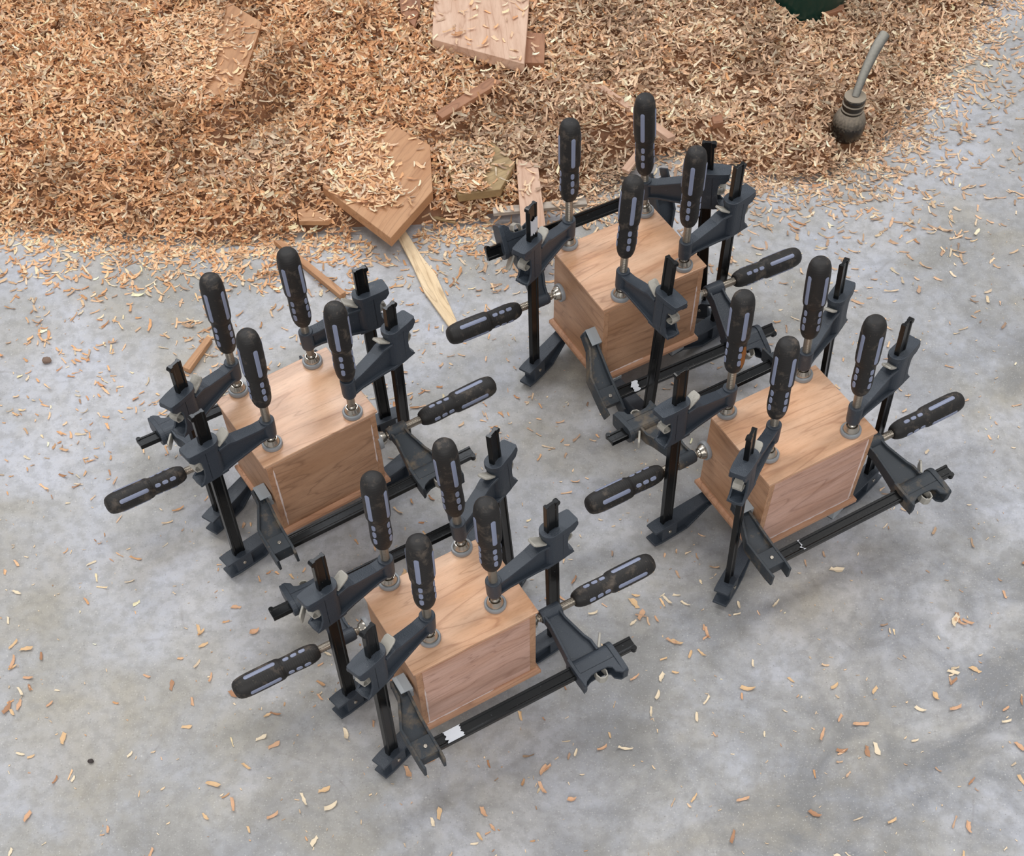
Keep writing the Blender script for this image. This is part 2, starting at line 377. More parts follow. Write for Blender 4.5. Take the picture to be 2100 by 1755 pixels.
# ------------------------------------------------------------------ boxes
def make_box(k, bx, by, yaw, W, D, zb, zt, label, front, glue):
    mat4 = Matrix.Translation((bx, by, zb)) @ Matrix.Rotation(yaw, 4, 'Z')
    r = empty('wooden_box', mat4, label, 'box', 'glued wooden boxes held in bar clamps')
    H = zt - zb; w, d = W / 2, D / 2; ob = .0052; bt = .0095; lt = .0085; th = .0085
    # base board with a small cove on its upper edge
    mb = MB()
    prof = [(ob, 0), (ob, bt * .55), (ob - .0015, bt * .8), (ob - .0035, bt)]
    vs = []; fs = []
    for e, z in prof:
        vs += [(-w - e, -d - e, z), (w + e, -d - e, z), (w + e, d + e, z), (-w - e, d + e, z)]
    fs.append((3, 2, 1, 0)); n = len(prof)
    for i in range(n - 1):
        for q in range(4): q2 = (q + 1) % 4; fs.append((4 * i + q, 4 * i + q2, 4 * i + 4 + q2, 4 * i + 4 + q))
    fs.append((4 * n - 4, 4 * n - 3, 4 * n - 2, 4 * n - 1)); mb.add(vs, fs)
    mb.build('base_board', M['base_wood'], r, .0006)
    # lid with coved underside at the ends
    mb = MB(); vs = []; fs = []
    prof = [(.0, -.0005, H - lt), (.0005, -.0003, H - lt * .75), (.0022, .0006, H - lt * .45), (.0032, .0014, H - lt * .38), (.0032, .0014, H)]
    for ex, ey, z in prof:
        vs += [(-w - ex, -d - ey, z), (w + ex, -d - ey, z), (w + ex, d + ey, z), (-w - ex, d + ey, z)]
    fs.append((3, 2, 1, 0)); n = len(prof)
    for i in range(n - 1):
        for q in range(4): q2 = (q + 1) % 4; fs.append((4 * i + q, 4 * i + q2, 4 * i + 4 + q2, 4 * i + 4 + q))
    fs.append((4 * n - 4, 4 * n - 3, 4 * n - 2, 4 * n - 1)); mb.add(vs, fs)
    mb.build('lid', M['lid_wood'], r, .0007)
    z0, z1 = bt, H - lt
    mb = MB(); mb.box(-w + th, w - th, -d, -d + th, z0, z1); mb.build('front_panel', M[front], r, .0004)
    mb = MB(); mb.box(-w + th, w - th, d - th, d, z0, z1); mb.build('back_panel', M[front], r, .0004)
    for s in (-1, 1):
        mb = MB(); mb.box(min(s * w, s * (w - th)), max(s * w, s * (w - th)), -d, d, z0, z1)
        mb.build('side_panel', M['side_wood'], r, .0006)
    # squeezed-out glue beads
    for kind, a, b in glue:
        mb = MB(); rr = random.Random(hash((k, a)) % 999 if False else int(a * 1000) + ord(k))
        pts = []; rad = []
        for i in range(15):
            q = a + (b - a) * i / 14
            if kind == 'base': p = (-w + q * W, -d - .0003, bt + .0002)
            elif kind == 'joint': p = (-w + th, -d - .0002, z0 + q * (z1 - z0))
            elif kind == 'joint_right': p = (w - th, -d - .0002, z0 + q * (z1 - z0))
            elif kind == 'corner_right': p = (w + .0002, -d - .0002, z0 + q * (z1 - z0))
            pts.append(p); rad.append(.0013 * rr.uniform(.35, 1.25) * (0.3 if i in (0, 14) else 1))
        mb.tube(pts, rad, 8); tag(mb.build('glue_bead', M['glue'], r, smooth=True), 'thin line of dried white glue')
    return r
BL = {'A': ('cherry coloured wooden box on the left, lid grain running left to right, tan front', 'front_wood_tan', [('joint', .02, .95), ('joint', .4, .6), ('joint_right', .3, .9)]),
      'B': ('nearest wooden box, at the bottom of the group, with pinkish front and white glue line', 'front_wood', [('base', .03, .62), ('joint', .0, .7)]),
      'C': ('farthest wooden box, beside the shavings pile, with tan front under a crossing clamp arm', 'front_wood_tan', [('base', .05, .45), ('joint_right', .1, .8)]),
      'D': ('wooden box on the right with white glue along its base and right edge', 'front_wood', [('base', .12, .99), ('joint_right', .0, 1.0)])}
for (k, bx, by, yaw, W, D, zb, zt) in BOXES:
    lab, front, glue = BL[k]
    make_box(k, bx, by, yaw, W, D, zb, zt, lab, front, glue)

# ------------------------------------------------------------------ bar clamp, built once
I4 = Matrix.Identity(4)
def seg_profile(pts, th):
    return pts
def mesh_parts():
    """every part in the clamp's own frame: Z = clamping direction, X = from spindle line to bar"""
    P = {}
    hide = []
    # bar: flat steel with a shallow groove on each broad face and a stop bead at its free end
    mb = MB(); z0, z1 = ZJ - .024, LB - A_
    hw, ht, gw, gd = .0086, .0034, .0055, .0013
    sec = [(-hw, -ht), (-gw, -ht), (-gw + .001, -ht + gd), (gw - .001, -ht + gd), (gw, -ht), (hw, -ht),
           (hw, ht), (gw, ht), (gw - .001, ht - gd), (-gw + .001, ht - gd), (-gw, ht), (-hw, ht)]
    mb.prism([(T + x, y) for x, y in sec], z0, z1, 'XY')
    mb.tube([(T + hw - .0005, -.0036, z1 - .0035), (T + hw - .0005, .0036, z1 - .0035)], .0036, 12)
    P['bar'] = (mb, 'bar', .0004, False)
    # fixed jaw
    mb = MB(); zb = ZJ - .0305
    P_web = [(-.009, -.0065), (.014, -.0065), (T - .036, ZJ + .001), (T - .012, ZJ - .001), (T - .012, zb + .002), (T - .034, zb + .002), (.012, -.0205), (-.009, -.0185)]
    mb.prism([p for p in P_web], -.0036, .0036)
    mb.prism([(T - .0135, ZJ - .002), (T + .0125, ZJ - .002), (T + .0125, zb + .002), (T - .0135, zb + .002)], -.0098, .0098)
    mb.strip([(-.0105, -.0052, .0082), (.014, -.0056, .0085), (T - .036, ZJ + .0008, .0105), (T - .012, ZJ, .011), (T + .014, ZJ, .011), (T + .0262, ZJ - .0008, .0105)], .0036)
    mb.strip([(T + .0255, zb + .0008, .0102), (T + .013, zb, .011), (T - .012, zb, .011), (T - .034, zb, .0105), (.014, -.0225, .0085), (-.0085, -.0205, .0078)], .0036)
    mb.prism([(-.0105, -.0055), (-.0105, -.0205), (-.0075, -.0215), (-.0075, -.0055)], -.0078, .0078)
    P['fixed_jaw'] = (mb, 'cast', .0008, False)
    mb = MB()
    mb.tube([(T, -.0115, ZJ - .014), (T, .0115, ZJ - .014)], .0026, 14)
    P['rivet'] = (mb, 'steel', .0005, True)
    mb = MB()   # grooved plastic cap over the jaw tip
    sec = [(-.0098, 0), (-.0015, 0), (0, -.0012), (.0015, 0), (.0098, 0), (.0102, -.011), (.0098, -.0165), (.0085, -.0165), (.0082, -.0058), (-.0082, -.0058), (-.0085, -.0165), (-.0098, -.0165), (-.0102, -.011)]
    mb.prism(sec, -.0118, .0125, 'YZ')
    mb.box(-.0123, -.0106, -.0098, .0098, -.0165, -.0003)
    # mid groove on each cheek
    P['jaw_pad'] = (mb, 'cap', .0008, False)
    # sliding arm, z relative to head top
    mb = MB(); top = 0; bot = -K2
    def arc(cx, r, a0, a1, n, zc=0): return [(cx + r * math.cos(math.radians(a0 + (a1 - a0) * i / n)), r * math.sin(math.radians(a0 + (a1 - a0) * i / n))) for i in range(n + 1)]
    mb.prism(arc(T - .003, .0125, 90, 270, 12) + [(T + .018, -.0122), (T + .031, -.0108), (T + .033, -.0085), (T + .033, .0085), (T + .031, .0108), (T + .018, .0122)], -.0072, 0, 'XY')
    mb.prism(arc(T - .003, .0108, 90, 270, 12) + [(T + .0105, -.0108), (T + .0105, .0108)], bot + .004, -.0065, 'XY')
    for s in (-1, 1):   # cheeks that carry the two wings, with the C-shaped opening behind the bar
        y0, y1 = (.0078, .0108) if s > 0 else (-.0108, -.0078)
        ck = [(T + .008, -.004), (T + .0325, -.004), (T + .0325, -.009), (T + .027, -.0155), (T + .0205, -.0165), (T + .0175, -.021), (T + .0165, -.034), (T + .0175, -.044), (T + .0215, bot + .0065), (T + .0255, bot + .0035), (T + .027, bot + .0005), (T + .008, bot + .0005)]
        mb.prism(ck, y0, y1)
    mb.prism([(T - .016, -.0105), (T + .012, -.0108), (T + .0265, -.0085), (T + .0275, 0), (T + .0265, .0085), (T + .012, .0108), (T - .016, .0105)], bot, bot + .0042, 'XY')
    # beam: web and two flanges down to the boss
    bt_, bb = -K1, -K1 - .0275
    mb.prism([(.006, bt_ - .003), (.020, bt_ - .0035), (T - .034, -.0215), (T - .012, -.018), (T - .012, bot + .003), (T - .030, bot + .005), (.016, bb + .0045), (.006, bb + .004)], -.0034, .0034)
    mb.strip([(.004, bt_ - .0018, .0078), (.018, bt_ - .0012, .0078), (T - .036, -.0205, .0085), (T - .026, -.0168, .0088), (T - .010, -.0168, .0100)], .0034)
    mb.strip([(T - .010, bot + .0008, .0104), (T - .030, bot + .0035, .009), (.018, bb + .0025, .0078), (.004, bb + .0015, .0075)], .0034)
    mb.lathe([(.0086, bb), (.0092, bb + .004), (.0097, bt_ - .002), (.0094, bt_ + .0008)], 28)
    P['sliding_arm'] = (mb, 'cast', .0007, False)
    # lock lever: bent zinc tab, front tongue above the beam and curled clip behind the bar
    mb = MB()
    path = [(T - .0115, -.0138), (T - .0165, -.0102), (T - .0215, -.0066), (T - .0262, -.0032), (T - .0285, -.0015), (T - .0296, -.0007)]
    hwid = [.0070, .0074, .0077, .0077, .0066, .0048]
    mb.strip([(x, z, hh) for (x, z), hh in zip(path[::-1], hwid[::-1])], .0030)
    P['lock_lever'] = (mb, 'lever', .0009, False)
    mb = MB()
    cp_ = [(T + .011 + .0, -.024), (T + .019, -.0225), (T + .0255, -.0245), (T + .0275, -.030), (T + .0250, -.0355), (T + .0190, -.0375), (T + .0125, -.0365)]
    mb.strip([(x, z, .0062) for x, z in cp_], .0018)
    P['spring_clip'] = (mb, 'lever', .0005, False)
    # spindle, z relative to pad contact
    mb = MB()
    mb.lathe([(.0042, .0095), (.0042, .017), (.0052, .018)] + [(.0054, .019), (.0054, .088)], 24)
    P['spindle'] = (mb, 'rod', 0, True)
    mb = MB()
    mb.lathe([(.0060, .0045), (.0106, .0046), (.0109, .0060), (.0098, .0085), (.0084, .0115), (.0078, .0128), (.0072, .0128), (.0076, .0112), (.0066, .0095)], 28)
    mb.lathe([(.0008, .0062), (.0036, .0070), (.0056, .0092), (.0060, .0115), (.0052, .0142), (.0040, .0155)], 20)
    P['swivel_pad'] = (mb, 'steel', 0, True)
    mb = MB(); mb.lathe([(.0132, .0), (.0136, .0008), (.0136, .0050), (.0130, .0058), (.0110, .0058), (.0110, .0046)], 32)
    P['pad_cap'] = (mb, 'pad', 0, True)
    # handle, z relative to handle start
    mb = MB()
    prof = [(.0066, .0), (.0080, .0004), (.0096, .0022), (.0113, .0060), (.0125, .0110), (.0131, .0170), (.0132, .0250), (.0129, .0340), (.0126, .0430), (.0127, .0500),
            (.0130, .0512), (.0140, .0530), (.0146, .0550), (.0149, .0640), (.0150, .0800), (.0149, .0960), (.0146, .1030), (.0139, .1085), (.0124, .1135), (.0100, .1165), (.0062, .1182), (.0020, LH)]
    mb.lathe(prof, 40)
    P['handle'] = (mb, 'rubber', 0, True)
    def rad(z):
        for (r0, a), (r1, b) in zip(prof[:-1], prof[1:]):
            if a <= z <= b: return r0 + (r1 - r0) * (z - a) / (b - a)
        return .01
    def inlay():
        mb = MB()
        def patch(zc, hl, hwid, n=26):
            ring = []
            for i in range(n):
                a = 2 * math.pi * i / n; ca, sa = math.cos(a), math.sin(a)
                dz = (hl - hwid) * (1 if ca > 0 else -1) if hl > hwid else 0
                ring.append((hwid * sa, zc + dz + hwid * ca))
            def on(u, z, h):
                r = rad(z) + h; th_ = u / r; return (r * math.cos(th_), r * math.sin(th_), z)
            vs = [on(u, z, -.0008) for u, z in ring] + [on(u, z, .00035) for u, z in ring]
            inner = [(u * .75, zc + (z - zc) * .93) for u, z in ring]
            vs += [on(u, z, .0008) for u, z in inner]
            # centre spine
            fs = []
            for i in range(n):
                j = (i + 1) % n; fs += [(i, j, n + j, n + i), (n + i, n + j, 2 * n + j, 2 * n + i)]
            # fill inner by ladder
            h = n // 2
            o = 2 * n
            left = [o + i for i in range(0, h + 1)]; rightt = [o + (n - i) % n for i in range(0, h + 1)]
            for i in range(h): 
                q = (left[i], left[i + 1], rightt[i + 1], rightt[i])
                q = tuple(dict.fromkeys(q))
                if len(q) > 2: fs.append(q)
            mb.add(vs, fs)
        patch(.0795, .0215, .0029)
        patch(.0435, .0042, .0026); patch(.0325, .0044, .0026); patch(.0210, .0046, .0026)
        return mb
    P['grip_inlay'] = (inlay(), 'inlay', 0, True)
    return P
PARTS = mesh_parts()
proto = {}
for nme, (mb, mt, bev, smo) in PARTS.items():
    o = mb.build(nme, M[mt], None, bev, smo)
    C.objects.unlink(o); proto[nme] = o

def inst(nme, parent, mat4=None, mat=None):
    o = proto[nme].copy()
    if mat is not None:
        key = (nme, mat)
        if key not in variants:
            me = proto[nme].data.copy(); me.materials[0] = M[mat]; variants[key] = me
        o.data = variants[key]
    C.objects.link(o); o.parent = parent
    o.matrix_parent_inverse = I4
    if mat4 is not None: o.matrix_local = mat4
    o.name = nme
    return o
variants = {}
WHERE = {'A': 'the left box', 'B': 'the nearest box', 'C': 'the farthest box', 'D': 'the right box'}
POS = {'A1': 'standing at the back left corner of the left box', 'A2': 'standing at the front left corner of the left box', 'A3': 'standing behind the left box, on its back right corner', 'A4': 'standing to the right of the left box, on its front right corner',
       'A5': 'lying level across the back of the left box, handle pointing left', 'A6': 'dusty, level across the front of the left box, handle pointing right',
       'B1': 'standing at the back left corner of the nearest box', 'B2': 'standing at the front left corner of the nearest box', 'B3': 'standing behind the nearest box, handle highest of its four', 'B4': 'standing at the right end of the nearest box',
       'B5': 'lying level across the back of the nearest box, handle pointing left', 'B6': 'level across the front of the nearest box, handle pointing right',
       'C1': 'white-spattered, standing at the left corner of the farthest box', 'C2': 'standing behind the farthest box, highest handle of all', 'C3': 'standing to the right of the farthest box', 'C4': 'standing in front of the farthest box, its arm crossing the front edge',
       'C5': 'across the back of the farthest box at lid height, handle pointing left', 'C6': 'low across the front of the farthest box, handle pointing right',
       'D1': 'at the left corner of the right box, rust-marked handle', 'D2': 'standing at the front corner of the right box, bar seen edge-on', 'D3': 'standing behind the right box, on its back corner', 'D4': 'standing at the right end of the right box',
       'D5': 'across the back of the right box, handle pointing left', 'D6': 'dusty, level across the front of the right box, handle pointing right'}
def make_clamp(n, O, R, gap, hz, hh, ang):
    m4 = Matrix([[*R[0], O[0]], [*R[1], O[1]], [*R[2], O[2]], [0, 0, 0, 1]])
    r = empty('bar_clamp', m4, 'black bar clamp ' + POS[n], 'clamp', 'bar clamps holding the wooden boxes')
    dusty = n in ('A6', 'D6', 'D5', 'C6', 'B6')
    inst('bar', r)
    j = inst('fixed_jaw', r, mat='cast_dusty' if dusty else None)
    inst('rivet', j); tag(inst('jaw_pad', j), 'grey plastic jaw pad')
    s = inst('sliding_arm', r, Matrix.Translation((0, 0, hz)), 'cast_dusty' if n in ('A6', 'D6', 'D5') else None)
    inst('lock_lever', s); inst('spring_clip', s)
    inst('spindle', r, Matrix.Translation((0, 0, gap)))
    p = inst('swivel_pad', r, Matrix.Translation((0, 0, gap))); tag(inst('pad_cap', p), 'grey plastic ring under the steel swivel')
    h = inst('handle', r, Matrix.Translation((0, 0, hh)) @ Matrix.Rotation(ang, 4, 'Z'))
    for q in range(4):
        inst('grip_inlay', h, Matrix.Rotation(q * math.pi / 2, 4, 'Z'))
    return r, m4
clamps = {}
for rec in CLAMPS:
    clamps[rec[0]] = make_clamp(*rec)

RUST = math.radians(24)
# rust-coloured stain on the lower grip of one handle
hd = [o for o in clamps['D1'][0].children if o.name.startswith('handle')][0]
mb = MB(); rr = random.Random(4); n = 12; vs = []
for lay in (-.0005, .00045):
    rr.seed(4)
    for i in range(n + 1):
        z = .011 + .034 * i / n
        base_r = .0125 + min(max((z - .011) / .006, 0), 1) * .0007 if z < .036 else .0130
        wd = .0042 * math.sin(math.pi * (i + .4) / (n + .8)) ** .6 * rr.uniform(.75, 1.15); sh = rr.uniform(-.0006, .0006)
        for k in range(5):
            th_ = RUST + (sh + wd * (k / 2 - 1)) / .013; r_ = base_r + lay
            vs.append((r_ * math.cos(th_), r_ * math.sin(th_), z))
m_ = 5 * (n + 1)
fs = []
for i in range(n):
    for k in range(4):
        a = 5 * i + k; fs += [(m_ + a, m_ + a + 1, m_ + a + 6, m_ + a + 5), (a, a + 5, a + 6, a + 1)]
    for k in (0, 4):
        a = 5 * i + k; fs.append((a, a + 5, m_ + a + 5, m_ + a))
for i in (0, n):
    for k in range(4): a = 5 * i + k; fs.append((a, a + 1, m_ + a + 1, m_ + a))
mb.add(vs, fs)
tag(mb.build('rust_stain', M['rust'], hd), 'orange brown rust stain on the lower grip')

# paint and glue marks that sit on two of the bars
def smear(n, z0, z1, y, seed):
    r, m4 = clamps[n]; rr = random.Random(seed); mb = MB()
    N = 9; vs = []
    for side in (0, 1):
        for i in range(N + 1):
            x = T - .0078 + .0156 * i / N
            z = (z0 if side == 0 else z1) + rr.uniform(-.0025, .0025)
            vs.append((x, y, z))
    dy = .0005 if y > 0 else -.0005
    vs2 = [(a, b + dy, c) for a, b, c in vs]
    fs = [(i, i + 1, N + 2 + i, N + 1 + i) for i in range(N)]
    k = len(vs); fs2 = [tuple(q + k for q in f_) for f_ in fs]
    mb.add(vs + vs2, fs + fs2)
    tag(mb.build('paint_smear', M['paint'], r), 'dried white smear on the bar')
smear('B6', .004, .024, -.0037, 3)
smear('D6', .022, .0245, -.0037, 5)
smear('C6', .016, .026, -.0037, 6)
smear('C1', .222, .245, .0037 if True else 0, 8)
smear('C1', .215, .255, -.0037, 9)

# ------------------------------------------------------------------ shavings pile and offcuts
PILE_EDGE = [(-1.173,1.795),(-0.829,1.729),(-0.618,1.682),(-0.454,1.668),(-0.333,1.679),(-0.203,1.684),(-0.089,1.69),(0.001,1.702),(0.075,1.716),(0.184,1.758),(0.273,1.834),(0.351,1.855),(0.398,1.821),(0.46,1.78),(0.558,1.769),(0.649,1.819),(0.724,1.905),(0.804,2.007),(0.893,2.142),(0.992,2.301),(1.21,2.651)]
SCRAP = {
 'plank_a':([(-0.4771,2.2205),(-0.4635,2.2168),(-0.3999,2.1524),(-0.4265,1.9629),(-0.5587,1.9328),(-0.6155,2.1454)],0.075),
 'board_top':([(-0.087,2.2723),(-0.0937,2.0712),(0.0653,1.9928),(0.0888,2.2614)],0.085),
 'board_behind':([(0.0567,2.1131),(0.0789,2.1047),(0.1064,2.0975),(0.1009,2.0154),(0.0619,2.019)],0.07),
 'dark_top':([(-0.1583,2.2714),(-0.1106,2.2685),(-0.1158,2.1877),(-0.1261,2.131),(-0.151,2.1754)],0.07),
 'strip_brown':([(0.0056,1.9821),(0.0264,1.9703),(-0.0779,1.878),(-0.0894,1.8939)],0.07),
 'strip_right':([(0.1859,1.9392),(0.2007,1.937),(0.3094,1.8007),(0.2958,1.7941)],0.078),
 'penta':([(-0.1694,1.8976),(-0.1001,1.837),(-0.0962,1.7228),(-0.1638,1.6149),(-0.2786,1.7434),(-0.2512,1.8666)],0.05),
 'ash':([(-0.1619,1.6805),(-0.1458,1.6855),(-0.1164,1.6196),(-0.095,1.5804),(-0.0592,1.4651),(-0.0701,1.4541),(-0.1132,1.5395),(-0.1307,1.5956)],0.006),
 'strip_mid':([(-0.3625,1.6645),(-0.3471,1.6625),(-0.2386,1.5395),(-0.2477,1.5324)],0.012),
 'board_c':([(0.0439,1.8074),(0.0803,1.7931),(0.0893,1.5686),(0.0463,1.562),(0.046,1.6817)],0.04),
 'block_small':([(-0.3236,1.7194),(-0.3052,1.7243),(-0.2651,1.6952),(-0.2713,1.6897),(-0.319,1.6922)],0.025),
 'grey_strip':([(0.0014,1.7019),(0.1556,1.7172),(0.1586,1.7017),(0.0027,1.6866)],0.03),
 'olive_board':([(-0.0856,1.839),(0.0056,1.8464),(0.0417,1.7888),(0.0154,1.7265),(-0.054,1.7161)],0.045),
 'strip_left':([(-0.4549,1.4568),(-0.4467,1.4512),(-0.476,1.3862),(-0.4872,1.3928)],0.01),
 'block_brown':([(0.3819,1.8844),(0.3991,1.8886),(0.4001,1.8681),(0.383,1.864)],0.05),
 'piece_green':([(0.5976,2.1246),(0.6412,2.1362),(0.6406,2.122),(0.6019,2.1073)],0.08),
 'strip_light2':([(0.2191,1.7669),(0.2519,1.8203),(0.2612,1.8123),(0.2306,1.7578)],0.045),
 'sliver':([(-0.1008,1.7136),(-0.0602,1.6973),(-0.0611,1.6927),(-0.1016,1.7066)],0.01),
}

E_ = np.array(PILE_EDGE)
def poly_dist(px, py, P_, closed):
    P_ = np.asarray(P_, float); n = len(P_); d = np.full(px.shape, 1e9)
    for i in range(n if closed else n - 1):
        a = P_[i]; b = P_[(i + 1) % n]; ab = b - a
        t_ = np.clip(((px - a[0]) * ab[0] + (py - a[1]) * ab[1]) / (ab @ ab), 0, 1)
        d = np.minimum(d, np.hypot(px - a[0] - t_ * ab[0], py - a[1] - t_ * ab[1]))
    return d
def inside(px, py, P_):
    P_ = np.asarray(P_, float); n = len(P_); r = np.zeros(px.shape, bool)
    for i in range(n):
        a = P_[i]; b = P_[(i + 1) % n]
        cond = ((a[1] > py) != (b[1] > py))
        xs = (b[0] - a[0]) * (py - a[1]) / (b[1] - a[1] + 1e-12) + a[0]
        r ^= cond & (px < xs)
    return r
PILE_POLY = [(-1.4, 1.80)] + list(PILE_EDGE) + [(1.35, 3.2), (-1.6, 3.2)]
def sgn_dist(px, py):
    d = poly_dist(px, py, [(-1.4, 1.80)] + list(PILE_EDGE), False)
    return np.where(inside(px, py, PILE_POLY), d, -d)
def vnoise(px, py, s, seed):
    g = np.random.default_rng(seed).random((64, 64))
    x = px / s + 20; y = py / s + 20
    xi = np.floor(x).astype(int); yi = np.floor(y).astype(int); fx = x - xi; fy = y - yi
    fx = fx * fx * (3 - 2 * fx); fy = fy * fy * (3 - 2 * fy)
    a = g[xi % 64, yi % 64]; b = g[(xi + 1) % 64, yi % 64]; c_ = g[xi % 64, (yi + 1) % 64]; d_ = g[(xi + 1) % 64, (yi + 1) % 64]
    return (a * (1 - fx) + b * fx) * (1 - fy) + (c_ * (1 - fx) + d_ * fx) * fy
THICK = {'plank_a': .016, 'board_top': .018, 'board_behind': .014, 'dark_top': .012, 'strip_brown': .010, 'strip_right': .008, 'penta': .018, 'ash': .0045,
         'strip_mid': .010, 'board_c': .010, 'block_small': .009, 'grey_strip': .006, 'olive_board': .014, 'strip_left': .009, 'block_brown': .010, 'piece_green': .010, 'strip_light2': .006, 'sliver': .004}
def pile_h(px, py):
    d = sgn_dist(px, py)
    dd = np.maximum(d, 0)
    h = .060 * (1 - np.exp(-dd / .13)) + .02 * (1 - np.exp(-dd / .4))
    h = h * (.78 + .44 * vnoise(px, py, .22, 1)) + .030 * (vnoise(px, py, .09, 2) - .45) * np.minimum(dd / .05, 1) + .012 * (vnoise(px, py, .035, 3) - .5) * np.minimum(dd / .03, 1)
    # hollow with a ridge behind it
    def along(x0, y0, x1, y1, wd):
        ab = np.array([x1 - x0, y1 - y0]); L2 = ab @ ab
        t_ = np.clip(((px - x0) * ab[0] + (py - y0) * ab[1]) / L2, 0, 1)
        return np.exp(-(np.hypot(px - x0 - t_ * ab[0], py - y0 - t_ * ab[1]) / wd) ** 2)
    h = h + .024 * along(-.50, 1.93, -.36, 2.035, .045) - .034 * along(-.445, 1.865, -.345, 1.955, .032)
    h = h - .018 * along(-.50, 1.80, -.44, 1.80, .03)
    h = h - .012 * along(.608, 1.845, .612, 1.87, .035) 
    for k, (P_, z) in SCRAP.items():
        if k in ('ash', 'strip_mid', 'strip_left', 'sliver'): continue
        dp = np.where(inside(px, py, P_), 0, poly_dist(px, py, P_, True))
        mk = np.exp(-(dp / .020) ** 2) * np.clip((d + .005) / .04, 0, 1)
        h = h * (1 - mk) + (z - THICK[k] - .001) * mk
    return np.where(d > 0, np.maximum(h, 0.0005 + 0 * h), 0)

SC = {
 'plank_a': ('wood_offcut', 'tan plank half buried in the shavings pile at the upper left', 'scrap', 80),
 'board_top': ('wood_offcut', 'pale pinkish board with clean face at the top edge, lying on the shavings', 'scrap_pink', 92),
 'board_behind': ('wood_offcut', 'small pink-brown offcut sticking out at the right of the pale top board', 'scrap_brown', 88),
 'dark_top': ('wood_offcut', 'brown offcut at the top edge, left of the pale board', 'scrap_brown', 95),
 'strip_brown': ('wood_strip', 'short brown strip with a white spot, on the shavings below the pale top board', 'scrap_brown', 40),
 'strip_right': ('wood_strip', 'long light strip on the shavings, ending behind the tallest clamp handle', 'scrap_pink', -52),
 'penta': ('wood_offcut', 'pointed five-sided tan board lying at the edge of the shavings pile', 'scrap', 60),
 'ash': ('wood_strip', 'long pale tapering sliver of ash wood with dark grain on the bare floor', 'scrap_pale', -66),
 'strip_mid': ('wood_strip', 'thin brown strip on the floor behind the left box', 'scrap', -49),
 'board_c': ('wood_offcut', 'light flat board reaching from the shavings to the clamp left of the farthest box', 'scrap_pink', -83),
 'block_small': ('wood_offcut', 'small tan block below the left corner of the pointed board', 'scrap', 0),
 'grey_strip': ('wood_strip', 'greyish pale thin strip behind the farthest box', 'scrap_grey', 3),
 'olive_board': ('wood_offcut', 'shavings-covered olive brown board right of the pointed board', 'scrap_olive', 30),
 'strip_left': ('wood_strip', 'short tan strip on the floor left of the left box, beside its clamp handle', 'scrap', 62),
 'block_brown': ('wood_offcut', 'tiny reddish brown block in the shavings behind the farthest box', 'scrap_brown', 10),
 'piece_green': ('wood_offcut', 'small brown offcut beside the dark green container at the top', 'scrap_brown', 20),
 'strip_light2': ('wood_strip', 'short light sliver in the shavings just left of the tallest clamp handle', 'scrap_pink', 55),
 'sliver': ('wood_strip', 'thin dark sliver beside the tip of the pointed board', 'scrap_olive', -20),
}
for k, (P_, z) in SCRAP.items():
    nme, lab, mt, gang = SC[k]
    cx = sum(p[0] for p in P_) / len(P_); cy = sum(p[1] for p in P_) / len(P_); a = math.radians(gang)
    loc = [((x - cx) * math.cos(a) + (y - cy) * math.sin(a), -(x - cx) * math.sin(a) + (y - cy) * math.cos(a)) for x, y in P_]
    mb = MB(); mb.prism(loc, -THICK[k], 0, 'XY')
    o = mb.build(nme, M[mt], None, .0008)
    o.location = (cx, cy, z); o.rotation_euler = (0, 0, a)
    tag(o, lab, 'offcut' if nme == 'wood_offcut' else 'wood strip')

# chips: curled slivers
def chip_variants(n, lo, hi, wlo, whi, seed):
    r = np.random.default_rng(seed); out = []
    for _ in range(n):
        L = r.uniform(lo, hi); wd = r.uniform(wlo, whi); curl = r.uniform(.2, 1.7); gut = r.uniform(.15, .6); tw = r.uniform(-.7, .7)
        vs = []
        kb = r.normal(0, 9.0); sk = r.uniform(.6, 1.3, 5)
        for i in range(5):
            t_ = i / 4 - .5
            R_ = L / curl; a = t_ * curl
            x = R_ * math.sin(a); z = R_ * (1 - math.cos(a))
            ww = wd * (1 - .35 * abs(t_) * 2 * r.uniform(.0, .9)) * sk[i]
            for s in (-1, 0, 1):
                y = s * ww / 2; zz = z + gut * ww * (abs(s) ** 2) * .5
                ct, st_ = math.cos(tw * t_), math.sin(tw * t_)
                vs.append((x + (.25 * ww * s if i in (0, 4) else 0), kb * x * x + y * ct - (zz - z) * st_, z + y * st_ + (zz - z) * ct))
        out.append(np.array(vs))
    return out
CF = []
for i in range(4):
    for s in range(2): CF.append((3 * i + s, 3 * i + s + 1, 3 * i + 4 + s, 3 * i + 3 + s))
CF = np.array(CF)
